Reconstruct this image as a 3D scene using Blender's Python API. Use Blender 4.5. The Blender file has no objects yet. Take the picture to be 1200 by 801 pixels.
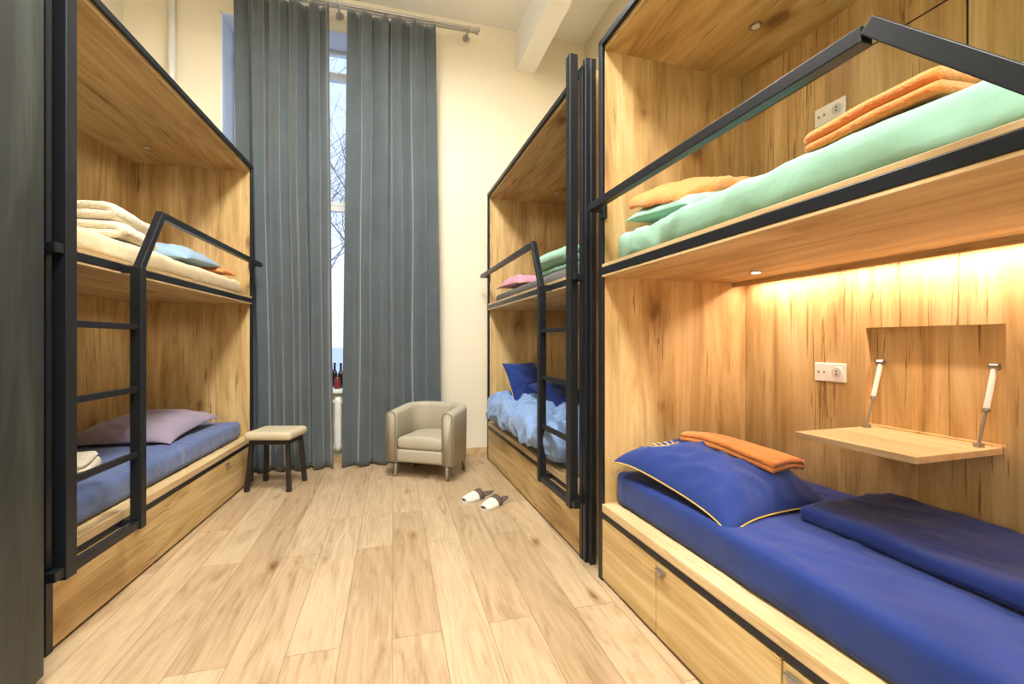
import bpy, bmesh, math, random
from mathutils import Vector, Matrix, noise, Euler
H=1.15
random.seed(4)
scene=bpy.context.scene
col=scene.collection
scene.view_settings.view_transform='Standard'
def L(r,g,b):
    f=lambda c:(c/255/12.92 if c/255<=.04045 else ((c/255+.055)/1.055)**2.4)
    return (f(r),f(g),f(b),1)
# ---------------------------------------------------------------- materials
def newmat(name):
    m=bpy.data.materials.new(name); m.use_nodes=True
    nt=m.node_tree; b=nt.nodes['Principled BSDF']
    return m,nt,b
def coords(nt,scale,rot=(0,0,0),loc=(0,0,0)):
    tc=nt.nodes.new('ShaderNodeTexCoord'); mp=nt.nodes.new('ShaderNodeMapping')
    mp.inputs['Scale'].default_value=scale; mp.inputs['Rotation'].default_value=rot; mp.inputs['Location'].default_value=loc
    nt.links.new(tc.outputs['Object'],mp.inputs['Vector']); return mp.outputs['Vector']
def noisen(nt,vec,scale,detail=4,dist=0,rough=.5):
    n=nt.nodes.new('ShaderNodeTexNoise'); n.inputs['Scale'].default_value=scale
    n.inputs['Detail'].default_value=detail; n.inputs['Distortion'].default_value=dist
    n.inputs['Roughness'].default_value=rough
    nt.links.new(vec,n.inputs['Vector']); return n.outputs['Fac']
def ramp(nt,fac,stops):
    r=nt.nodes.new('ShaderNodeValToRGB'); e=r.color_ramp.elements
    while len(e)<len(stops): e.new(.5)
    for i,(p,c) in enumerate(stops): e[i].position=p; e[i].color=c
    nt.links.new(fac,r.inputs['Fac']); return r.outputs['Color']
def mix(nt,a,b,fac,mode='MIX'):
    m=nt.nodes.new('ShaderNodeMix'); m.data_type='RGBA'; m.blend_type=mode
    for s,v in ((6,a),(7,b),(0,fac)):
        if hasattr(v,'links') or hasattr(v,'is_linked'): nt.links.new(v,m.inputs[s])
        else: m.inputs[s].default_value=v
    return m.outputs[2]
def bump(nt,b,fac,strength,dist=.01):
    n=nt.nodes.new('ShaderNodeBump'); n.inputs['Strength'].default_value=strength
    n.inputs['Distance'].default_value=dist
    nt.links.new(fac,n.inputs['Height']); nt.links.new(n.outputs['Normal'],b.inputs['Normal'])
def wood(name,ax,dark,base,light,rough=.5,crack=.55,knots=True):
    m,nt,b=newmat(name)
    lo,hi=.5,4.2
    sc={'X':(lo,hi,hi),'Y':(hi,lo,hi),'Z':(hi,hi,lo)}[ax]
    v=coords(nt,sc)
    n1=noisen(nt,v,1.6,7,1.6,.6)
    c=ramp(nt,n1,[(.28,dark),(.48,base),(.70,light)])
    nb=noisen(nt,coords(nt,tuple(s*(.4 if s==lo else .7) for s in sc),loc=(3,1,2)),1.2,1)
    c=mix(nt,c,ramp(nt,nb,[(.35,(.88,.85,.81,1)),(.65,(1.06,1.06,1.06,1))]),1.0,'MULTIPLY')
    sc2=tuple(s*(1.6 if s==lo else 6.5) for s in sc)
    n2=noisen(nt,coords(nt,sc2),1.7,4,2.0,.6)
    k=ramp(nt,n2,[(.585,(1,1,1,1)),(.63,(1-crack,1-crack*1.15,1-crack*1.3,1))])
    n3=noisen(nt,coords(nt,tuple(1.6 if s!=lo else .9 for s in sc)),2.4,2)
    pm=ramp(nt,n3,[(.48,(0,0,0,1)),(.57,(1,1,1,1))])
    c2=mix(nt,c,k,pm,'MULTIPLY')
    if knots:
        vk=coords(nt,tuple((1.5 if s==lo else 2.4) for s in sc),loc=(1.3,.7,.4))
        nd=nt.nodes.new('ShaderNodeTexNoise'); nd.inputs['Scale'].default_value=5; nt.links.new(vk,nd.inputs['Vector'])
        ad=mix(nt,vk,nd.outputs['Color'],.16)
        vo=nt.nodes.new('ShaderNodeTexVoronoi'); vo.inputs['Scale'].default_value=1.5; nt.links.new(ad,vo.inputs['Vector'])
        kn=ramp(nt,vo.outputs['Distance'],[(.06,(.28,.19,.12,1)),(.11,(.62,.50,.37,1)),(.16,(.84,.77,.68,1)),(.30,(1,1,1,1))])
        c2=mix(nt,c2,kn,.88,'MULTIPLY')
    n4=noisen(nt,coords(nt,tuple(s*(1 if s==lo else 14) for s in sc)),2.2,3)
    f=ramp(nt,n4,[(.3,(.89,.89,.88,1)),(.7,(1.06,1.06,1.06,1))])
    c3=mix(nt,c2,f,1.0,'MULTIPLY')
    nt.links.new(c3,b.inputs['Base Color'])
    b.inputs['Roughness'].default_value=rough
    bump(nt,b,n4,.08,.003)
    return m
gold=(L(160,128,80),L(201,170,115),L(224,199,148))
WZ=wood('oak_vertical','Z',*gold); WY=wood('oak_long','Y',*gold)
WL=wood('oak_light_edge','Y',L(186,154,108),L(208,180,134),L(224,200,158),.45,.2,False)
DK=wood('dark_stained_wood','Z',L(30,34,34),L(45,50,49),L(62,67,66),.45,.3,False)
def plain(name,c,rough=.5,metal=0,bs=0,bsc=100,var=.06,spec=None):
    m,nt,b=newmat(name)
    v=coords(nt,(1,1,1)); n=noisen(nt,v,3.0,3)
    lo=tuple(x*(1-var) for x in c[:3])+(1,); hi=tuple(min(1,x*(1+var)) for x in c[:3])+(1,)
    nt.links.new(ramp(nt,n,[(.3,lo),(.7,hi)]),b.inputs['Base Color'])
    b.inputs['Roughness'].default_value=rough; b.inputs['Metallic'].default_value=metal
    if spec is not None: b.inputs['Specular IOR Level'].default_value=spec
    if bs:
        n2=noisen(nt,v,bsc,3); bump(nt,b,n2,bs,.002)
    return m
def fabric(name,c,rough=.8,sheen=.2,wr=.35,wrs=9,var=.08,spec=.25):
    m,nt,b=newmat(name)
    v=coords(nt,(1,1,1)); n=noisen(nt,v,4.0,3)
    lo=tuple(x*(1-var) for x in c[:3])+(1,); hi=tuple(min(1,x*(1+var)) for x in c[:3])+(1,)
    nt.links.new(ramp(nt,n,[(.3,lo),(.7,hi)]),b.inputs['Base Color'])
    b.inputs['Roughness'].default_value=rough; b.inputs['Sheen Weight'].default_value=sheen
    b.inputs['Specular IOR Level'].default_value=spec
    n2=noisen(nt,v,wrs,3,.6,.45); bump(nt,b,n2,wr,.025)
    return m
BLACK=plain('black_metal',L(26,30,36),.38,.2)
STEEL=plain('brushed_steel',L(170,170,170),.3,.9)
WHITEP=plain('white_plastic',L(238,238,234),.35)
WALL=plain('wall_beige_paint',L(232,224,202),.85,var=.015,bs=.05,bsc=60)
CEIL=plain('ceiling_white_paint',L(238,238,235),.9,var=.01)
REV=plain('reveal_white_paint',L(232,236,240),.8,var=.01)
NAVY=fabric('navy_cotton',L(33,54,120),.8,.15,.3,6,spec=.15)
NAVY2=fabric('navy_duvet_cotton',L(30,49,112),.8,.15,.35,9,spec=.15)
ORANGE=fabric('orange_terry',L(222,138,70),.95,.3,.3,60)
MINT=fabric('mint_cotton',L(142,186,164),.85,.2,.35,8)
CREAM=fabric('cream_cotton',L(222,204,166),.85,.2,.4,8)
WHITET=fabric('white_terry',L(224,214,188),.95,.3,.4,60)
GREYBLUE=fabric('grey_blue_cotton',L(88,106,152),.8,.2,.4,7)
MAUVE=fabric('mauve_cotton',L(150,138,158),.8,.2,.4,7)
SKY=fabric('light_blue_cotton',L(120,150,196),.75,.3,.4,9)
GREYM=fabric('grey_mattress_fabric',L(88,86,84),.9,.2,.2,60)
PALEBL=fabric('pale_blue_cotton',L(140,168,190),.8,.2,.4,8)
PINK=fabric('pink_cotton',L(206,140,164),.8,.2,.4,12)
YEL=plain('yellow_piping',L(206,172,80),.7)
LEATH=plain('grey_beige_leather',L(174,167,149),.6,0,.25,90,.05,.3)
SEATM=plain('cream_seat_vinyl',L(204,192,160),.55,0,.15,90,.05)
CURT=fabric('grey_velvet_curtain',L(78,88,94),.85,.5,.10,25,.1)
LEG=plain('dark_wood_leg',L(40,34,32),.4)
RADI=plain('radiator_enamel',L(228,228,222),.4)
def emis(name,c,s):
    m,nt,b=newmat(name)
    b.inputs['Emission Color'].default_value=c; b.inputs['Emission Strength'].default_value=s
    n=noisen(nt,coords(nt,(1,1,1)),2,1); nt.links.new(ramp(nt,n,[(0,c),(1,c)]),b.inputs['Base Color'])
    return m
EMW=emis('lamp_glow',(1,.9,.74,1),8); EML=emis('led_strip_glow',(1,.74,.58,1),2)
EMC=emis('fill_panel_glow',(1,.97,.92,1),4)  # glow of the added out-of-view fill panels
def floor_mat():
    m,nt,b=newmat('oak_laminate')
    tc=nt.nodes.new('ShaderNodeTexCoord'); mp=nt.nodes.new('ShaderNodeMapping')
    mp.inputs['Rotation'].default_value=(0,0,math.radians(90))
    nt.links.new(tc.outputs['Object'],mp.inputs['Vector'])
    br=nt.nodes.new('ShaderNodeTexBrick'); nt.links.new(mp.outputs['Vector'],br.inputs['Vector'])
    br.inputs['Scale'].default_value=1; br.inputs['Brick Width'].default_value=1.3
    br.inputs['Row Height'].default_value=.19; br.inputs['Mortar Size'].default_value=.0014
    br.inputs['Mortar Smooth'].default_value=.3; br.offset=.37
    br.inputs['Color1'].default_value=L(176,152,120); br.inputs['Color2'].default_value=L(196,174,143)
    br.inputs['Mortar'].default_value=L(126,104,78)
    v=coords(nt,(6.5,.8,1)); 
    sh=nt.nodes.new('ShaderNodeVectorMath'); sh.operation='MULTIPLY_ADD'
    nt.links.new(br.outputs['Color'],sh.inputs[0]); sh.inputs[1].default_value=(160,160,160); nt.links.new(v,sh.inputs[2])
    n=noisen(nt,sh.outputs[0],2.0,8,1.8,.62)
    g=ramp(nt,n,[(.28,(.60,.51,.41,1)),(.42,(.87,.83,.78,1)),(.55,(1,.99,.98,1)),(.75,(1.11,1.10,1.09,1))])
    c=mix(nt,br.outputs['Color'],g,1.0,'MULTIPLY')
    n5=noisen(nt,coords(nt,(60,2.2,1)),2.0,3); c=mix(nt,c,ramp(nt,n5,[(.35,(.90,.88,.86,1)),(.6,(1.03,1.03,1.03,1))]),1.0,'MULTIPLY')
    v2=coords(nt,(6,2.4,1)); vo=nt.nodes.new('ShaderNodeTexVoronoi'); vo.inputs['Scale'].default_value=1.1
    nd=nt.nodes.new('ShaderNodeTexNoise'); nd.inputs['Scale'].default_value=3; nt.links.new(v2,nd.inputs['Vector'])
    nt.links.new(mix(nt,v2,nd.outputs['Color'],.2),vo.inputs['Vector'])
    k=ramp(nt,vo.outputs['Distance'],[(.04,(.42,.31,.21,1)),(.09,(.76,.66,.54,1)),(.2,(1,1,1,1))])
    c=mix(nt,c,k,.9,'MULTIPLY')
    nt.links.new(c,b.inputs['Base Color']); b.inputs['Roughness'].default_value=.36
    bump(nt,b,n,.05,.003)
    return m
FLOOR=floor_mat()
def glassm():
    m,nt,b=newmat('window_glass')
    b.inputs['Roughness'].default_value=.02; b.inputs['Base Color'].default_value=(1,1,1,1)
    tr=nt.nodes.new('ShaderNodeBsdfTransparent'); mx=nt.nodes.new('ShaderNodeMixShader')
    mx.inputs[0].default_value=.06
    nt.links.new(tr.outputs[0],mx.inputs[1]); nt.links.new(b.outputs[0],mx.inputs[2])
    nt.links.new(mx.outputs[0],nt.nodes['Material Output'].inputs['Surface']); return m
GLASS=glassm()
# ---------------------------------------------------------------- helpers
def Fr(ox,oy,th=0): return Matrix.Translation((ox,oy,0))@Matrix.Rotation(th,4,'Z')
def toM(M):
    M=M.copy(); M.translation=M.translation*H; return M
def empty(name,M):
    e=bpy.data.objects.new(name,None); e.empty_display_size=.1; col.objects.link(e); e.matrix_world=toM(M); return e
def fin(bm,name,mats,M=None,parent=None,smooth=False,center=False,subsurf=0):
    M=M or Matrix.Identity(4)
    if center:
        xs=[v.co for v in bm.verts]
        c=Vector([(min(v[i] for v in xs)+max(v[i] for v in xs))/2 for i in range(3)])
        bmesh.ops.translate(bm,verts=bm.verts,vec=-c); M=M@Matrix.Translation(c)
    bmesh.ops.scale(bm,verts=bm.verts,vec=(H,H,H))
    bmesh.ops.recalc_face_normals(bm,faces=bm.faces)
    me=bpy.data.meshes.new(name); bm.to_mesh(me); bm.free()
    for f in me.polygons: f.use_smooth=smooth
    if not isinstance(mats,(list,tuple)): mats=[mats]
    for m in mats: me.materials.append(m)
    o=bpy.data.objects.new(name,me); col.objects.link(o)
    if parent: o.parent=parent; o.matrix_local=toM(M)
    else: o.matrix_world=toM(M)
    return o
def abox(bm,x0,x1,y0,y1,z0,z1,bev=0,mi=0):
    x0,x1=min(x0,x1),max(x0,x1)
    r=bmesh.ops.create_cube(bm,size=1); vs=r['verts']
    for v in vs: v.co=Vector(((x0+x1)/2+v.co.x*(x1-x0),(y0+y1)/2+v.co.y*(y1-y0),(z0+z1)/2+v.co.z*(z1-z0)))
    fs=set(f for v in vs for f in v.link_faces)
    for f in fs: f.material_index=mi
    if bev:
        es=list(set(e for v in vs for e in v.link_edges))
        bmesh.ops.bevel(bm,geom=es,offset=bev,segments=2,affect='EDGES',profile=.5)
def box(name,x0,x1,y0,y1,z0,z1,mat,M=None,parent=None,bev=0,center=False):
    bm=bmesh.new(); abox(bm,x0,x1,y0,y1,z0,z1,bev); return fin(bm,name,mat,M,parent,center=center)
def merge(bm,b2):
    me=bpy.data.meshes.new('t'); b2.to_mesh(me); b2.free(); bm.from_mesh(me); bpy.data.meshes.remove(me)
def abeam(bm,p0,p1,w,d,up=(1,0,0),mi=0,bev=.002):
    p0=Vector(p0);p1=Vector(p1); z=(p1-p0); ln=z.length; z.normalize()
    u=Vector(up); u=(u-z*u.dot(z)).normalized(); v=z.cross(u)
    b2=bmesh.new(); abox(b2,-w/2,w/2,-d/2,d/2,0,ln,bev)
    mt=Matrix((( u.x,v.x,z.x,p0.x),(u.y,v.y,z.y,p0.y),(u.z,v.z,z.z,p0.z),(0,0,0,1)))
    bmesh.ops.transform(b2,matrix=mt,verts=b2.verts)
    for f in b2.faces: f.material_index=mi
    merge(bm,b2)
def acyl(bm,p0,p1,r0,r1=None,seg=20,mi=0):
    r1=r0 if r1 is None else r1
    p0=Vector(p0);p1=Vector(p1); d=p1-p0
    r=bmesh.ops.create_cone(bm,cap_ends=True,segments=seg,radius1=r0,radius2=r1,depth=d.length)
    mt=Matrix.Translation((p0+p1)/2)@d.to_track_quat('Z','Y').to_matrix().to_4x4()
    bmesh.ops.transform(bm,matrix=mt,verts=r['verts'])
    for f in set(f for v in r['verts'] for f in v.link_faces): f.material_index=mi
def arbox(bm,cx,cy,cz,sx,sy,sz,r,n=(20,30,6),mi=0,disp=None):
    hx,hy,hz=sx/2,sy/2,sz/2
    b2=bmesh.new()
    def face(fn,na,nb):
        g=[[b2.verts.new(fn(a/na*2-1,b/nb*2-1)) for b in range(nb+1)] for a in range(na+1)]
        for a in range(na):
            for b in range(nb): b2.faces.new((g[a][b],g[a+1][b],g[a+1][b+1],g[a][b+1]))
    def q(t): return math.sin(t*math.pi/2)*.45+t*.55
    for s in (-1,1):
        face(lambda a,b:(q(a)*hx,q(b)*hy,s*hz),n[0],n[1])
        face(lambda a,b:(q(a)*hx,s*hy,q(b)*hz),n[0],n[2])
        face(lambda a,b:(s*hx,q(a)*hy,q(b)*hz),n[1],n[2])
    bmesh.ops.remove_doubles(b2,verts=b2.verts,dist=1e-5)
    for v in b2.verts:
        p=v.co; rr=min(r,hx,hy,hz)
        i=Vector((max(-hx+rr,min(hx-rr,p.x)),max(-hy+rr,min(hy-rr,p.y)),max(-hz+rr,min(hz-rr,p.z))))
        d=p-i
        if d.length>1e-7: p=i+d.normalized()*rr
        v.co=p+Vector((cx,cy,cz))
    b2.normal_update(); bmesh.ops.recalc_face_normals(b2,faces=b2.faces)
    if disp:
        nn=[(v,v.normal.copy()) for v in b2.verts]
        for v,nr in nn: v.co=v.co+disp(v.co,nr)
    for f in b2.faces: f.material_index=mi
    merge(bm,b2)
def wr(seed,amp,fx=6,fy=6,fz=6,crease=.0):
    def f(p,nr):
        q=Vector((p.x*fx+seed*3.1,p.y*fy+seed*1.7,p.z*fz))
        a=noise.noise(q); b=noise.noise(q*2.3+Vector((5,5,5)))*.5
        c=0
        if crease:
            w=Vector(((p.x+p.y*.5)*9+seed,(p.y-p.x*.4)*2.4,p.z*2)); w+=Vector((a,b,0))*1.0
            c=max(0,1-5*abs(noise.noise(w)))*crease*max(0,noise.noise(Vector((p.x*2.5,p.y*2.5,seed)))+.35)
        return nr*(amp*(a+b)+c) if nr.z>-.5 else Vector((0,0,0))
    return f
def mattress(name,mat,F,s,x0,x1,y0,y1,z0,z1,seed=1,amp=.006,crease=.004,fx=4,fy=3):
    bm=bmesh.new()
    arbox(bm,s*(x0+x1)/2,(y0+y1)/2,(z0+z1)/2,x1-x0,y1-y0,z1-z0,.03,(50,130,8),disp=wr(seed,amp,fx,fy,5,crease))
    return fin(bm,name,mat,F,smooth=True,center=True)
def pillow(name,mat,M,sx,sy,t,seed=1,piping=None,wrk=.012,flat=.6,script=False,droop=.022):
    bm=bmesh.new(); n=48
    def q(t): return math.sin(t*math.pi/2)
    def P(u,v,s):
        x=sx/2*u*(1-.07*(1-v*v)); y=sy/2*v*(1-.07*(1-u*u))
        th=(max(0,1-abs(u)**3)*max(0,1-abs(v)**3))**.55
        z=s*t/2*th*(1 if s>0 else flat)-droop*(abs(u)**4+abs(v)**4)/2*1.3
        wv=Vector((x*7+seed*3,y*7,s*2)); cr=noise.noise(Vector((x*11+wv.x*.1,y*11+seed,s*3)))
        w=noise.noise(wv)+.9*max(0,1-3.5*abs(cr))-.3
        z+=wrk*w*min(1,th*1.5)*(1 if s>0 else .2)
        return (x,y,z)
    for s in (-1,1):
        g=[[bm.verts.new(P(q(a/n*2-1),q(b/n*2-1),s)) for b in range(n+1)] for a in range(n+1)]
        for a in range(n):
            for b in range(n): bm.faces.new((g[a][b],g[a+1][b],g[a+1][b+1],g[a][b+1]))
    bmesh.ops.remove_doubles(bm,verts=bm.verts,dist=1e-5)
    o=fin(bm,name,mat,M,smooth=True)
    if piping:
        pts=[]
        for k in range(4*20):
            sd,fr=divmod(k,20); a=fr/20*2-1
            u,v=[(a,-1),(1,a),(-a,1),(-1,-a)][sd]; pts.append(P(u,v,1))
        tube('piping',[pts],.0026,piping,parent=o,cyclic=True)
    if script:
        pts=[]
        for k in range(90):
            u=-.72+.62*k/89; v=.62+.09*math.sin(k*.36)*(1 if k<60 else .4)
            p=P(u+.03*math.cos(k*.36),v,1); pts.append((p[0],p[1],p[2]+.001))
        tube('embroidery',[pts],.0022,piping,parent=o)
    return o
def tube(name,plist,r,mat,parent=None,M=None,cyclic=False,radii=None):
    cu=bpy.data.curves.new(name,'CURVE'); cu.dimensions='3D'; cu.bevel_depth=r*H; cu.bevel_resolution=2
    for j,pts in enumerate(plist):
        sp=cu.splines.new('POLY'); sp.points.add(len(pts)-1)
        for i,p in enumerate(pts):
            sp.points[i].co=(p[0]*H,p[1]*H,p[2]*H,1)
            if radii: sp.points[i].radius=radii[j][i]
        sp.use_cyclic_u=cyclic
    cu.materials.append(mat); cu.use_fill_caps=True
    o=bpy.data.objects.new(name,cu); col.objects.link(o)
    if parent: o.parent=parent
    if M is not None:
        if parent: o.matrix_local=toM(M)
        else: o.matrix_world=toM(M)
    return o
def towel(name,mat,M,w,ln,layers,t,seed=1,amp=.004,bend=0):
    cl=[]
    for i in range(layers):
        z=t*(i+.5); xs=[-w/2+w*k/14 for k in range(15)]
        if i%2: xs=xs[::-1]
        cl+= [Vector((x,0,z)) for x in xs]
        if i<layers-1:
            sx=xs[-1]; sg=1 if sx>0 else -1
            for k in range(1,6):
                a=-math.pi/2+math.pi*k/6
                cl.append(Vector((sx+sg*math.cos(a)*t/2,0,z+t/2+math.sin(a)*t/2)))
    n=len(cl); off=[]
    for i in range(n):
        d=(cl[min(n-1,i+1)]-cl[max(0,i-1)]).normalized(); off.append(Vector((-d.z,0,d.x)))
    h=t*.47; ring=[cl[i]+off[i]*h for i in range(n)]+[cl[-1]+(cl[-1]-cl[-2]).normalized()*h*.7]+[cl[i]-off[i]*h for i in range(n-1,-1,-1)]+[cl[0]+(cl[0]-cl[1]).normalized()*h*.7]
    bm=bmesh.new(); ny=36; rows=[]
    for j in range(ny+1):
        y=-ln/2+ln*j/ny; row=[]
        for p in ring:
            ee=1-abs(2*j/ny-1)**14*.06
            dz=noise.noise(Vector((p.x*5+seed,y*5,seed*2.)))*amp*2+noise.noise(Vector((p.x*14+seed,y*14,p.z*20)))*amp*.7
            k=min(1,p.z/(t*layers)*1.2+.15)
            if bend: k=1; dz-=bend*((2*y/ln)**2+(2*p.x/w)**2*.6)
            xo=noise.noise(Vector((seed,y*6,p.z*30)))*.008
            row.append(bm.verts.new((p.x*ee+xo,y,p.z+dz*k)))
        rows.append(row)
    m=len(ring)
    for j in range(ny):
        for i in range(m): bm.faces.new((rows[j][i],rows[j][(i+1)%m],rows[j+1][(i+1)%m],rows[j+1][i]))
    for j in (0,ny):
        r=rows[j]
        for i in range(n-1): bm.faces.new((r[i],r[i+1],r[2*n-1-i],r[2*n-i]))
        bm.faces.new((r[n-1],r[n],r[n+1])); bm.faces.new((r[0],r[2*n],r[2*n+1]))
    return fin(bm,name,mat,M,smooth=True)
def T(x,y,z,rx=0,ry=0,rz=0):
    return Matrix.Translation((x,y,z))@Euler((math.radians(rx),math.radians(ry),math.radians(rz))).to_matrix().to_4x4()
def alight(name,kind,M,energy,color,size=.1,sizey=None,parent=None,**k):
    l=bpy.data.lights.new(name,kind); l.energy=energy; l.color=color
    if kind=='AREA':
        l.size=size*H
        if sizey: l.shape='RECTANGLE'; l.size_y=sizey*H
    else: l.shadow_soft_size=size*H
    for a,b in k.items(): setattr(l,a,b)
    o=bpy.data.objects.new(name,l); col.objects.link(o)
    if parent: o.parent=parent; o.matrix_local=toM(M)
    else: o.matrix_world=toM(M)
    return o
# ---------------------------------------------------------------- room
XL,XR,YB,YF,ZC=-1.93,1.78,3.93,-2.0,3.855
box('floor',XL-.1,XR+.1,YF-.1,YB+.1,-.05,0,FLOOR)
box('ceiling',XL-.1,XR+.1,YF-.1,YB+.35,ZC,ZC+.1,CEIL)
box('wall_left',XL-.1,XL,YF-.1,YB+.35,0,ZC,WALL)
box('wall_right',XR,XR+.1,YF-.1,YB+.35,0,ZC,WALL)
WX0,WX1,WZ0,WZ1=-1.295,.32,.61,3.58
bm=bmesh.new()
abox(bm,XL,WX0,YB,YB+.35,0,ZC); abox(bm,WX1,XR,YB,YB+.35,0,ZC)
abox(bm,WX0,WX1,YB,YB+.35,0,WZ0-.03); abox(bm,WX0,WX1,YB,YB+.35,WZ1,ZC)
fin(bm,'wall_back',WALL)
bm=bmesh.new()
abox(bm,XL,-.4,YF-.1,YF,0,ZC); abox(bm,.4,XR,YF-.1,YF,0,ZC); abox(bm,-.4,.4,YF-.1,YF,1.85,ZC)
fin(bm,'wall_front',WALL)
d=empty('door_1',Fr(0,YF))
box('leaf',-.38,.38,-.06,-.02,.01,1.83,WHITEP,parent=d,bev=.004)
bm=bmesh.new(); abox(bm,-.46,-.385,-.09,.02,0,1.9); abox(bm,.385,.46,-.09,.02,0,1.9); abox(bm,-.46,.46,-.09,.02,1.835,1.91)
fin(bm,'frame',WHITEP,parent=d)
bm=bmesh.new(); acyl(bm,(.3,-.02,.9),(.3,.04,.9),.01); acyl(bm,(.3,.035,.9),(.2,.035,.9),.009); fin(bm,'handle',STEEL,parent=d,smooth=True)
box('baseboard_back',XL,XR,YB-.015,YB-.001,0,.055,WL)
box('baseboard_left',XL+.001,XL+.015,YF,YB-.02,0,.055,WL); box('baseboard_right',XR-.015,XR-.001,YF,YB-.02,0,.055,WL)
box('ceiling_beam',1.10,1.27,YF,YB,3.49,ZC,CEIL)
w=empty('window_1',Fr(0,0))
bm=bmesh.new()
abox(bm,WX0-.001,WX0+.012,YB+.002,YB+.34,WZ0,WZ1); abox(bm,WX1-.012,WX1+.001,YB+.002,YB+.34,WZ0,WZ1)
abox(bm,WX0,WX1,YB+.002,YB+.34,WZ1-.012,WZ1+.001)
fin(bm,'reveal',REV,parent=w)
bm=bmesh.new(); yw0,yw1=YB+.26,YB+.31
def fr(x0,x1,z0,z1,t): 
    abox(bm,x0,x0+t,yw0,yw1,z0,z1,.004); abox(bm,x1-t,x1,yw0,yw1,z0,z1,.004)
    abox(bm,x0,x1,yw0,yw1,z0,z0+t,.004); abox(bm,x0,x1,yw0,yw1,z1-t,z1,.004)
xa,xb=WX0+.012,WX1-.012
for (x0,x1) in ((xa,xa+.53),(xa+.53,xa+1.06),(xa+1.06,xb)):
    fr(x0,x1,WZ0+.01,2.2,.045); fr(x0,x1,2.2,3.35,.04); fr(x0,x1,3.35,WZ1-.012,.03)
fin(bm,'frame',WHITEP,parent=w)
box('glass',xa+.02,xb-.02,YB+.283,YB+.287,WZ0+.03,WZ1-.03,GLASS,parent=w)
box('window_sill',WX0-.03,WX1+.03,YB-.06,YB+.26,WZ0-.03,WZ0,WHITEP,bev=.006)
r=empty('radiator',Fr(0,0))
bm=bmesh.new()
for i in range(12):
    x=-.78+i*.07
    arbox(bm,x,3.88,.33,.058,.06,.44,.02,(4,4,8))
abox(bm,-.81,.02,3.865,3.89,.13,.155,.004); abox(bm,-.81,.02,3.865,3.89,.5,.525,.004)
fin(bm,'sections',RADI,parent=r,smooth=True)
bm=bmesh.new(); acyl(bm,(-.8,3.87,.14),(-.95,3.87,.14),.012); acyl(bm,(-.7,3.87,.0),(-.7,3.87,.12),.012); acyl(bm,(-.1,3.87,0),(-.1,3.87,.12),.012)
fin(bm,'pipes_and_feet',RADI,parent=r,smooth=True)
bm=bmesh.new(); acyl(bm,(-1.6,3.88,0),(-1.6,3.88,ZC),.024)
fin(bm,'heating_pipe',RADI,smooth=True,center=True)
def lathe(name,prof,mat,M):
    bm=bmesh.new(); n=24
    rings=[[bm.verts.new((r*math.cos(2*math.pi*k/n),r*math.sin(2*math.pi*k/n),z)) for k in range(n)] for r,z in prof]
    for a,b in zip(rings,rings[1:]):
        for k in range(n): bm.faces.new((a[k],a[(k+1)%n],b[(k+1)%n],b[k]))
    bm.faces.new(rings[0]); bm.faces.new(rings[-1])
    return fin(bm,name,mat,M,smooth=True)
BOT=plain('dark_bottle_glass',L(40,26,22),.1,spec=.8); REDC=plain('red_label_glass',L(130,40,36),.3)
bp=[(.022,0),(.025,.008),(.025,.11),(.02,.13),(.010,.15),(.009,.195),(.011,.197),(.011,.21),(.001,.212)]
lathe('wine_bottle',bp,BOT,T(-.425,4.03,WZ0)); lathe('wine_bottle',bp,BOT,T(-.485,4.12,WZ0))
lathe('glass_jar',[(.022,0),(.024,.01),(.024,.065),(.018,.08),(.018,.095),(.001,.097)],REDC,T(-.445,3.95,WZ0))
r=empty('curtain_rod',Fr(0,0))
bm=bmesh.new()
for y,z in ((3.74,3.67),(3.81,3.69)):
    acyl(bm,(-1.45,y,z),(.70,y,z),.011); acyl(bm,(.70,y,z),(.722,y,z),.017); acyl(bm,(-1.475,y,z),(-1.45,y,z),.017)
for x in (.63,-.42,-1.38):
    abeam(bm,(x,3.73,3.675),(x,3.93,3.70),.012,.02); acyl(bm,(x,3.915,3.70),(x,3.929,3.70),.03)
fin(bm,'rods_and_brackets',STEEL,parent=r,smooth=False)
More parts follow.
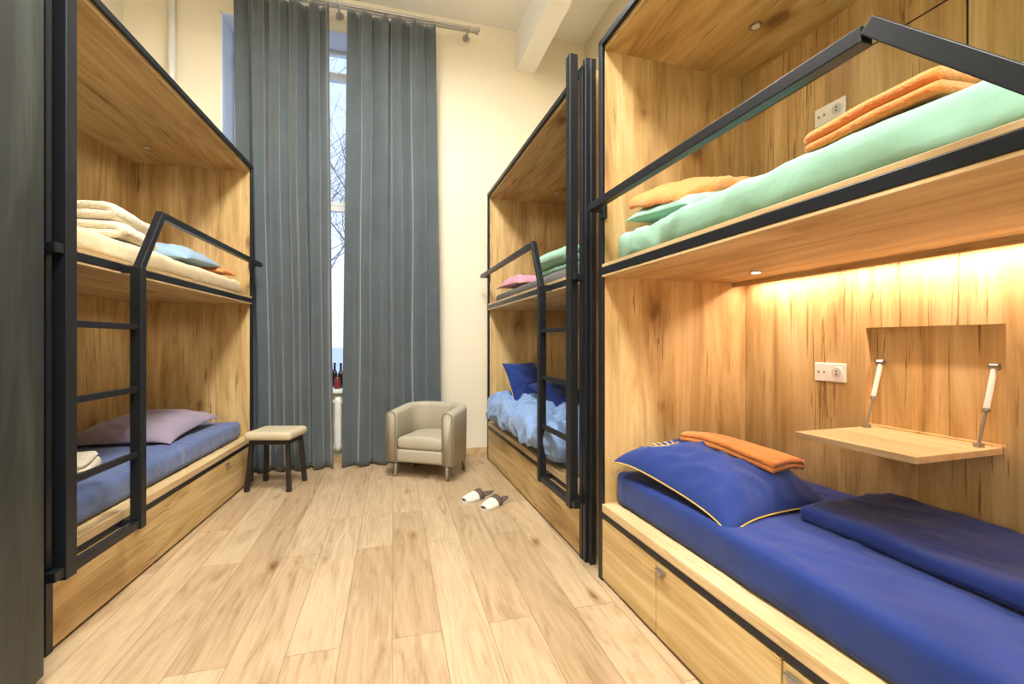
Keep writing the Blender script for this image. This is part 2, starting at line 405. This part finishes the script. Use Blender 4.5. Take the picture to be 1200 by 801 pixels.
def curtain(name,t0,t1,b0,b1,folds,seed):
    bm=bmesh.new(); nu,nz=300,80; rows=[]
    zt,zb=3.655,.012
    rnd=random.Random(int(seed*7)); cum=[0]
    for k in range(2*folds): cum.append(cum[-1]+rnd.uniform(.5,1.5))
    cum=[c/cum[-1] for c in cum]; amps=[rnd.uniform(.6,1.15) for _ in range(2*folds+1)]
    def prof(u,z):
        u=min(.9999,max(0,u+.022*noise.noise(Vector((u*4,z*.7,seed)))))
        k=max(i for i in range(2*folds) if cum[i]<=u); f=(u-cum[k])/(cum[k+1]-cum[k])
        s=(1-math.cos(math.pi*f))/2
        a,b=(amps[k],amps[k+1]); a*=1 if k%2 else -1; b*=-1 if k%2 else 1
        return a*(1-s)+b*s
    for j in range(nz+1):
        f=j/nz; z=zt+(zb-zt)*f; row=[]
        x0=t0+(b0-t0)*f; x1=t1+(b1-t1)*f
        for i in range(nu+1):
            u=i/nu
            a=.050*(.8+.25*f)*(.9+.4*noise.noise(Vector((u*3,z*.6,seed+9))))
            pr=prof(u,z)
            y=3.775+a*pr
            y+=.007*math.sin(u*2*math.pi*folds*3)*max(0,1-f*7)
            y+=.010*noise.noise(Vector((u*16,z*.8,seed)))
            x=x0+(x1-x0)*u+.014*math.sin(pr*2.2+u*9)
            row.append(bm.verts.new((x,y,z)))
        rows.append(row)
    for j in range(nz):
        for i in range(nu): bm.faces.new((rows[j][i],rows[j][i+1],rows[j+1][i+1],rows[j+1][i]))
    o=fin(bm,name,CURT,smooth=True,center=True)
    s=o.modifiers.new('t','SOLIDIFY'); s.thickness=.004
    return o
curtain('curtain',-1.14,-.485,-1.08,-.45,5,1.)
curtain('curtain',-.335,.335,-.375,.385,5,5.)
# ---------------------------------------------------------------- bunks
D=.775
def bunk(ox,oy,th,Ln,s,ys,ya,niche=False,led=False,cuts=None):
    F=Fr(ox,oy,th); e=empty('bunk_bed',F)
    def B(name,x0,x1,y0,y1,z0,z1,mat,bev=.0015): return box(name,s*x0,s*x1,y0,y1,z0,z1,mat,parent=e,bev=bev)
    t=.028
    B('end_panel_near',.012,D,0,t,0,2.262,WZ); B('end_panel_far',.012,D,Ln-t,Ln,0,2.262,WZ)
    B('top_panel',.012,D,t,Ln-t,2.225,2.262,WY)
    if niche:
        n0,n1,z0,z1=niche; bm=bmesh.new()
        X0,X1=s*(D-.03),s*D
        abox(bm,X0,X1,t,n0,.0,1.27);abox(bm,X0,X1,n1,Ln-t,0,1.27);abox(bm,X0,X1,n0,n1,0,z0);abox(bm,X0,X1,n0,n1,z1,1.27)
        fin(bm,'back_panel_low',WZ,parent=e)
        B('niche_back',D,D+.012,n0-.02,n1+.02,z0-.02,z1+.02,WZ)
        B('back_panel_high',D-.03,D,t,Ln-t,1.31,2.225,WZ)
        bm=bmesh.new()
        for y in (.45,.95): abox(bm,s*(D-.0315),s*(D-.029),y,y+.005,1.31,2.225)
        abox(bm,s*(D-.0315),s*(D-.029),t,Ln-t,2.03,2.035)
        fin(bm,'panel_seams',LEG,parent=e)
    else: B('back_panel',D-.03,D,t,Ln-t,0,2.225,WZ)
    B('upper_shelf',.012,D-.03,t,Ln-t,1.272,1.312,WY)
    B('upper_lip',-.002,.05,t,Ln-t,1.312,1.326,WL)
    B('platform',.012,D-.03,t,Ln-t,.285,.322,WL)
    bm=bmesh.new()
    abox(bm,-.004*s,.012*s,0,t+.002,.0,2.27,.002); abox(bm,-.004*s,.012*s,Ln-t-.002,Ln,.0,2.27,.002)
    abox(bm,-.004*s,.012*s,0,Ln,2.245,2.272,.002); abox(bm,-.004*s,.012*s,t,Ln-t,1.281,1.312,.002)
    abox(bm,-.004*s,.012*s,0,Ln,.268,.288,.002)
    fin(bm,'metal_edge_profiles',BLACK,parent=e)
    B('shelf_bottom_edge',-.002,.012,t,Ln-t,1.272,1.281,WL,.001)
    B('platform_edge',-.002,.012,t+.002,Ln-t-.002,.288,.322,WL)
    B('plinth',.03,.05,t,Ln-t,0,.05,BLACK)
    cuts=cuts or [t,Ln/2,Ln-t]
    for i in range(len(cuts)-1):
        y0=cuts[i]+.003; y1=cuts[i+1]-.003
        B('drawer_front_%d'%(i+1),-.002,.02,y0,y1,.012,.262,WY,.002)
        if y1-y0<.45: continue
        yc=(y0+y1)/2 if len(cuts)==3 else y1-.035
        bm=bmesh.new(); b0=.225
        vs=[(-.004,yc-.022,b0+.022),(-.004,yc+.022,b0+.022),(-.004,yc,b0-.008),(-.02,yc-.02,b0+.022),(-.02,yc+.02,b0+.022),(-.016,yc,b0)]
        V=[bm.verts.new((s*a,b,c)) for a,b,c in vs]
        for f in ((0,1,2),(3,5,4),(0,2,5,3),(1,4,5,2),(0,3,4,1)): bm.faces.new([V[k] for k in f])
        fin(bm,'drawer_pull_%d'%(i+1),STEEL,parent=e)
    o=-.055; bm=bmesh.new(); q=.03; zr=1.555
    X=s*o
    abeam(bm,(X,Ln-.03,zr),(X,ya,zr),q,q); abeam(bm,(X,ya-.008,zr+.01),(X,ys,1.29),q,q)
    abeam(bm,(s*.012,Ln-.03,zr),(X-s*.015,Ln-.03,zr),q*.7,q*.7,up=(0,0,1))
    abox(bm,s*-.006,s*.012,Ln-.05,Ln-.01,zr-.04,zr+.03,.002)
    fin(bm,'guard_rail',BLACK,parent=e)
    bm=bmesh.new(); p=.04
    y0=-.002 if not niche else ys-.36
    abeam(bm,(X,y0,.25),(X,y0,2.30),p,p*1.15)
    abeam(bm,(X,ys,.25),(X,ys,1.30),p,p*.9)
    for z in (1.06,.81,.55): abeam(bm,(X,y0,z),(X,ys,z),.02,.022)
    abeam(bm,(X,y0,.27),(X,ys,.27),.03,.03)
    for yy in (y0,ys):
        for z in (1.292,.276): abeam(bm,(X,yy,z),(s*.0,yy,z),.028,.028,up=(0,0,1))
    abeam(bm,(X,y0-.02,1.292),(X,y0-.06,1.292),.03,.03); abeam(bm,(X,y0-.02,.276),(X,y0-.06,.276),.03,.03)
    fin(bm,'ladder',BLACK,parent=e)
    for nm,z in (('downlight_top',2.225),('downlight_shelf',1.272)):
        bm=bmesh.new(); cx=s*.5; cy=Ln-.33
        acyl(bm,(cx,cy,z),(cx,cy,z-.004),.024,mi=0); acyl(bm,(cx,cy,z-.004),(cx,cy,z-.006),.015,mi=1)
        on=niche and z<2
        fin(bm,nm,[STEEL,EMW if on else RADI],parent=e)
        alight(nm+'_lamp','SPOT',T(cx,cy,z-.012),9 if on else 4,(1,.88,.72),.02,parent=e,spot_size=math.radians(150),spot_blend=.9)
    if led:
        B('led_valance',D-.105,D-.099,.05,Ln-t,1.252,1.272,WY,.0005)
        bm=bmesh.new(); abox(bm,s*(D-.085),s*(D-.073),.1,Ln-.06,1.267,1.2715)
        fin(bm,'led_strip',EML,parent=e)
        alight('led_lamp','AREA',T(s*(D-.079),Ln/2,1.264,0,0,0),14,(1,.69,.53),.012,Ln-.2,parent=e)
    return F
FL=bunk(-1.065,1.742,-.0465,1.86,-1,.385,.56)
FR=bunk(.844,1.885,.0301,1.85,1,.39,.53)
FN=bunk(.904,-.07,.0301,1.80,1,.41,.68,niche=(.87,1.235,.712,1.05),led=True,cuts=[.028,.415,.905,1.395,1.772])
bm=bmesh.new()
abox(bm,.0,.04,1.835,1.862,0,2.29,.003); abox(bm,.012,.04,1.805,1.835,0,2.27,.003)
fin(bm,'divider_post',BLACK,Fr(.898,0.02,.0301))
F=Fr(-1.0,.525,-.02); e=empty('wardrobe',F)
box('carcass',-.85,-.02,0,1.08,.0,2.6,DK,parent=e,bev=.003)
for i in range(2): box('door_panel_%d'%(i+1),-.02,0,.004+i*.54,.536+i*.54,.03,2.59,DK,parent=e,bev=.003)
bm=bmesh.new()
for y in (.5,.58): acyl(bm,(.02,y,.85),(.02,y,1.05),.006); acyl(bm,(0,y,.87),(.02,y,.87),.005); acyl(bm,(0,y,1.03),(.02,y,1.03),.005)
fin(bm,'handles',STEEL,parent=e,smooth=True)
# ---------------------------------------------------------------- fold-down table
e=empty('folding_wall_table',FN)
box('table_top',D-.375,D-.03,.875,1.215,.69,.709,WL,parent=e,bev=.002)
for y in (.90,1.195):
    bm=bmesh.new(); a=Vector((D-.085,y,.712)); b=Vector((D-.015,y,.93))
    acyl(bm,a,a+(b-a)*.5,.0035,mi=0); acyl(bm,a+(b-a)*.45,b,.007,mi=1); acyl(bm,a+(b-a)*.43,a+(b-a)*.47,.009,mi=0)
    abox(bm,a.x-.012,a.x+.012,y-.008,y+.008,.709,.72,.002,0)
    acyl(bm,(b.x,y-.010,b.z),(b.x,y+.010,b.z),.010,mi=0)
    fin(bm,'gas_strut',[STEEL,WHITEP],parent=e)
DARKH=plain('socket_hole',L(60,60,60),.5); SG=plain('socket_grey',L(205,205,202),.4)
def socket(z,y):
    e=empty('wall_socket',FN); x=D-.03
    bm=bmesh.new(); abox(bm,x-.008,x,y-.06,y+.06,z-.035,z+.035,.003,0)
    acyl(bm,(x-.010,y-.028,z),(x-.007,y-.028,z),.023,mi=0); acyl(bm,(x-.0105,y-.028,z),(x-.009,y-.028,z),.019,mi=1)
    acyl(bm,(x-.012,y-.028,z+.006),(x-.010,y-.028,z+.006),.003,mi=2); acyl(bm,(x-.012,y-.028,z-.006),(x-.010,y-.028,z-.006),.003,mi=2)
    for k in (.018,.04): abox(bm,x-.010,x-.007,y+k-.002,y+k+.006,z-.005,z+.005,.001,2)
    fin(bm,'plate',[WHITEP,SG,DARKH],parent=e)
socket(.885,1.36); socket(1.87,1.36)
e=empty('wall_vent',FL)
bm=bmesh.new(); x=-(D-.03); acyl(bm,(x,.80,1.13),(x+.012,.80,1.13),.035,mi=0); acyl(bm,(x+.012,.80,1.13),(x+.014,.80,1.13),.025,mi=1)
fin(bm,'ring',[BLACK,DARKH],parent=e,smooth=False)
# ---------------------------------------------------------------- bedding: near right
mattress('mattress',NAVY,FN,1,.055,.735,.045,1.76,.323,.455,3,.007,.010)
pillow('pillow',NAVY,FN@T(.285,1.45,.525,7,0,6),.48,.58,.155,2,YEL,script=True,wrk=.016,droop=.04)
towel('folded_towel',ORANGE,FN@T(.405,1.46,.592,5,5,15),.20,.37,2,.018,3,.005,bend=.014)
bm=bmesh.new()
arbox(bm,.53,.58,.478,.40,1.15,.05,.022,(50,130,6),disp=wr(8,.009,6,6,4,.010))
fin(bm,'duvet',NAVY2,FN,smooth=True,center=True)
mattress('mattress',MINT,FN,1,.055,.735,.045,1.75,1.327,1.445,7,.012,.014,7,5)
pillow('pillow',MINT,FN@T(.35,1.52,1.50,6,0,2),.56,.38,.14,5)
def drape(p,nr):
    q=Vector((p.x*9,p.y*9,3.)); a=1-2.4*abs(noise.noise(q)); b=noise.noise(q*.5+Vector((2,7,1)))
    u=p.x/.25; v=p.y/.16
    dz=.012*a+.02*b-.030*abs(v)**3*.6-(.075*abs(min(0,u))**2.2)-.02*max(0,u)**3
    return Vector((.018*noise.noise(Vector((p.y*14,1,2))),.02*noise.noise(Vector((p.x*12,4,2))),dz))
bm=bmesh.new(); arbox(bm,0,0,0,.50,.32,.045,.02,(50,40,5),disp=drape)
fin(bm,'folded_orange_cloth',ORANGE,FN@T(.33,1.54,1.607,13,-3,4),smooth=True)
towel('folded_towel',ORANGE,FN@T(.20,.77,1.452,0,0,-4),.26,.28,2,.024,5,.005)
# left bunk
mattress('mattress',GREYBLUE,FL,-1,.055,.735,.045,1.80,.323,.44,11,.008,.010)
pillow('pillow',MAUVE,FL@T(-.40,1.35,.50,4,0,0),.52,.62,.14,12)
towel('folded_towel',WHITET,FL@T(-.33,.50,.445,0,0,20),.26,.26,3,.022,7,.004)
mattress('mattress',CREAM,FL,-1,.055,.735,.045,1.80,1.327,1.43,13,.008,.008)
pillow('pillow',PALEBL,FL@T(-.32,1.30,1.50,4,0,5),.48,.60,.14,15)
pillow('pillow',ORANGE,FL@T(-.34,1.66,1.485,0,0,-3),.54,.20,.09,16)
towel('folded_towel',WHITET,FL@T(-.24,.64,1.437,0,0,8),.28,.36,2,.035,17,.006)
towel('folded_towel',WHITET,FL@T(-.25,.64,1.512,0,0,4),.26,.34,2,.035,18,.006)
# right far bunk
mattress('mattress',GREYBLUE,FR,1,.055,.735,.045,1.80,.323,.43,21,.006)
mattress('mattress',GREYM,FR,1,.055,.735,.045,1.80,1.327,1.40,22,.003,0)
towel('folded_blanket',MINT,FR@T(.25,.62,1.405,0,0,5),.30,.40,3,.045,23,.006)
pillow('pillow',PINK,FR@T(.22,1.45,1.46,0,0,10),.34,.40,.11,24,YEL)
pillow('pillow',NAVY,FR@T(.24,1.50,.66,66,0,25),.36,.40,.12,25,YEL)
pillow('pillow',NAVY2,FR@T(.40,1.10,.60,20,10,20),.42,.42,.14,26)
bm=bmesh.new()
def crum(p,nr):
    q=Vector((p.x*6,p.y*6,p.z*6)); a=1-2.4*abs(noise.noise(q)); b=1-2.4*abs(noise.noise(q*2.1+Vector((3,1,2))))
    k=.034*a+.018*b+.02*noise.noise(Vector((p.x*3,p.y*3,4)))
    return Vector((nr.x*k*.8,nr.y*k*.6,(nr.z*k*1.2))) if nr.z>-.4 else Vector((0,0,.03*noise.noise(Vector((p.y*6,1,1)))))
arbox(bm,.20,1.0,.445,.47,1.42,.19,.08,(70,150,24),disp=crum)
fin(bm,'crumpled_duvet',SKY,FR,smooth=True,center=True)
# ---------------------------------------------------------------- armchair
F=Fr(.18,3.275,math.radians(-31)); e=empty('armchair',F)
W,Dp,th,z0,z1=.53,.42,.078,.115,.525
path=[]; r=.15
hw=W/2-th/2; dd=Dp-th/2
for k in range(9): path.append((-hw,(dd-r)*k/8,-1,0))
for k in range(1,13): a=math.pi-math.pi/2*k/12; path.append((-hw+r+r*math.cos(a),dd-r+r*math.sin(a),math.cos(a),math.sin(a)))
for k in range(1,6): path.append((-hw+r+(2*hw-2*r)*k/6,dd,0,1))
for k in range(0,13): a=math.pi/2-math.pi/2*k/12; path.append((hw-r+r*math.cos(a),dd-r+r*math.sin(a),math.cos(a),math.sin(a)))
for k in range(1,9): path.append((hw,(dd-r)*(1-k/8),1,0))
sec=[(-th/2,z0),(th/2*.96,z0)]
for k in range(0,9): a=math.pi*k/8; sec.append((th/2*math.cos(a)*1.08,z1-th/2+th/2*math.sin(a)*.9))
bm=bmesh.new(); rows=[]
for (x,y,nx,ny) in path:
    rows.append([bm.verts.new((x+nx*a,y+ny*a,z if z<z1-.1 else z-.03*(1-min(1,y/.3)))) for a,z in sec])
m=len(sec)
for a,b in zip(rows,rows[1:]):
    for k in range(m): bm.faces.new((a[k],a[(k+1)%m],b[(k+1)%m],b[k]))
bm.faces.new(rows[0]); bm.faces.new(rows[-1][::-1])
es=[ed for ed in bm.edges if len(ed.link_faces)==2 and any(len(f.verts)>4 for f in ed.link_faces)]
bmesh.ops.bevel(bm,geom=es,offset=.008,segments=3,affect='EDGES')
fin(bm,'shell',LEATH,parent=e,smooth=True)
bm=bmesh.new()
arbox(bm,0,.185,.255,W-2*th-.004,.36,.085,.028,(16,16,6),disp=lambda p,n:Vector((0,0,.012*max(0,n.z)*(1-(p.x/.18)**2))))
fin(bm,'seat_cushion',LEATH,parent=e,smooth=True)
bm=bmesh.new(); arbox(bm,0,.195,.165,W-2*th+.002,.37,.098,.012,(10,10,4)); fin(bm,'seat_base',LEATH,parent=e,smooth=True)
seam=plain('seam_piping',L(120,108,86),.5)
for sx in (-1,1):
    pp=[]
    for (a,z) in sec[1:]+[sec[0]]:
        pp.append((sx*hw+sx*a*.94,-.002,(z if z<z1-.1 else z-.03)))
    tube('arm_piping',[pp],.003,seam,parent=e)
bm=bmesh.new()
for x in (-.21,.21):
    for y in (.04,.35): acyl(bm,(x,y,0),(x*.98,y,.13),.013,.017)
fin(bm,'legs',STEEL,parent=e,smooth=True)
# ---------------------------------------------------------------- stool
F=Fr(-.775,3.40,math.radians(-14)); e=empty('stool',F)
bm=bmesh.new(); arbox(bm,0,0,.367,.31,.27,.05,.022,(16,16,5),disp=lambda p,n:Vector((0,0,.006*max(0,n.z)))); fin(bm,'padded_seat',SEATM,parent=e,smooth=True)
bm=bmesh.new(); abox(bm,-.13,.13,-.105,.105,.31,.343,.004)
for x in (-1,1):
    for y in (-1,1): abeam(bm,(x*.14,y*.118,0),(x*.118,y*.092,.34),.027,.027)
fin(bm,'legs',LEG,parent=e)
# ---------------------------------------------------------------- slippers
SOLE=plain('slipper_sole',L(206,198,184),.7); FOOT=plain('slipper_footbed',L(94,78,68),.85); UPP=fabric('slipper_upper',L(222,216,204),.85,.2,.2,40)
def slipper(M):
    e=empty('slipper',M)
    def outl(k,n,sc=1):
        a=2*math.pi*k/n; y=math.sin(a)*.135; x=math.cos(a)*(.046+.011*math.sin(a))
        return x*sc,y*sc
    for nm,z0,z1,sc,mt in (('sole',0,.018,1,SOLE),('footbed',.018,.024,.93,FOOT)):
        bm=bmesh.new(); n=36
        a=[bm.verts.new((*outl(k,n,sc),z0)) for k in range(n)]; b=[bm.verts.new((*outl(k,n,sc),z1)) for k in range(n)]
        for k in range(n): bm.faces.new((a[k],a[(k+1)%n],b[(k+1)%n],b[k]))
        bm.faces.new(a); bm.faces.new(b); fin(bm,nm,mt,parent=e)
    bm=bmesh.new(); rows=[]
    for j in range(11):
        f=j/10; y=-.01+.128*f
        hw=(.050+.008*y/.135)*math.sqrt(max(.02,1-(y/.138)**2)); hh=.052*(1-f*.62)
        rows.append([bm.verts.new((hw*math.cos(math.pi*k/14),y,.014+hh*math.sin(math.pi*k/14))) for k in range(15)])
    for a,b in zip(rows,rows[1:]):
        for k in range(14): bm.faces.new((a[k],a[k+1],b[k+1],b[k]))
    for f in bm.faces:
        if -.01<f.calc_center_median().y<.025: f.material_index=1
    o=fin(bm,'upper',[UPP,FOOT],parent=e,smooth=True)
    s=o.modifiers.new('t','SOLIDIFY'); s.thickness=.005
slipper(T(.53,2.79,.0,0,0,118)); slipper(T(.61,2.65,.0,0,0,128))
# ---------------------------------------------------------------- outside
SNOW=plain('snow',L(226,232,244),.9); BARK=plain('tree_bark',L(96,98,112),.9)
box('snowy_ground',-60,60,4.4,120,-.6,-.4,SNOW)
def tree(x,y,h,seed):
    rnd=random.Random(seed); sp=[];rd=[]
    def br(p,d,ln,r,lv):
        pts=[p];rs=[r]; n=5
        for i in range(n):
            d=(d+Vector((rnd.uniform(-.18,.18),rnd.uniform(-.18,.18),rnd.uniform(-.02,.12)))).normalized()
            p=p+d*ln/n; pts.append(p); rs.append(r*(1-.6*(i+1)/n))
            if lv>0 and i>0:
                for _ in range(2):
                    a=rnd.uniform(0,6.28); dd=(d*.7+Vector((math.cos(a),math.sin(a),.2))*.8).normalized()
                    br(p,dd,ln*rnd.uniform(.4,.6),rs[-1]*.55,lv-1)
        sp.append(pts);rd.append(rs)
    br(Vector((0,0,-.4)),Vector((0,0,1)),h,1,3)
    tube('bare_tree',sp,.10,BARK,M=T(x,y,0),radii=rd)
tree(-1.6,13,6.5,1); tree(-.4,17,8,2); tree(-3.6,15,7,3)
# ---------------------------------------------------------------- lights (added fill panels hung out of view, light up and down)
def ceil_fill(x,y,e_):
    e=empty('ceiling_lamp',T(x,y,ZC))
    bm=bmesh.new(); abox(bm,-.27,.27,-.27,.27,-.33,-.30,.004,0); abox(bm,-.25,.25,-.25,.25,-.334,-.329,0,1); abox(bm,-.25,.25,-.25,.25,-.301,-.296,0,1)
    for a in (-.2,.2):
        for b in (-.2,.2): acyl(bm,(a,b,-.3),(a,b,0),.003,mi=0)
    fin(bm,'panel',[WHITEP,EMC],parent=e)
    alight('fill_down','AREA',T(0,0,-.35),e_,(1,.97,.91),.5,parent=e)
    alight('fill_up','AREA',T(0,0,-.285,180),e_*.17,(1,.97,.92),.5,parent=e)  # uplight added to brighten ceiling and upper walls
ceil_fill(-.1,2.2,106); ceil_fill(-.1,.3,108); ceil_fill(-.1,-1.2,118)
wd=bpy.data.worlds.new('World'); scene.world=wd; wd.use_nodes=True; nt=wd.node_tree
bg=nt.nodes['Background']; tc=nt.nodes.new('ShaderNodeTexCoord'); sx=nt.nodes.new('ShaderNodeSeparateXYZ')
nt.links.new(tc.outputs['Generated'],sx.inputs[0])
rc=nt.nodes.new('ShaderNodeValToRGB'); rc.color_ramp.elements[0].color=(.72,.84,1,1); rc.color_ramp.elements[1].color=(.42,.62,1,1)
nt.links.new(sx.outputs['Z'],rc.inputs[0]); nt.links.new(rc.outputs[0],bg.inputs[0]); bg.inputs[1].default_value=1.5
# ---------------------------------------------------------------- camera
cd=bpy.data.cameras.new('cam'); cd.sensor_width=36; cd.lens=520/1200*36; cd.clip_start=.02
co=bpy.data.objects.new('camera',cd); col.objects.link(co)
co.location=(0,0,H); co.rotation_euler=(math.radians(90),0,-math.atan(140/520)); scene.camera=co
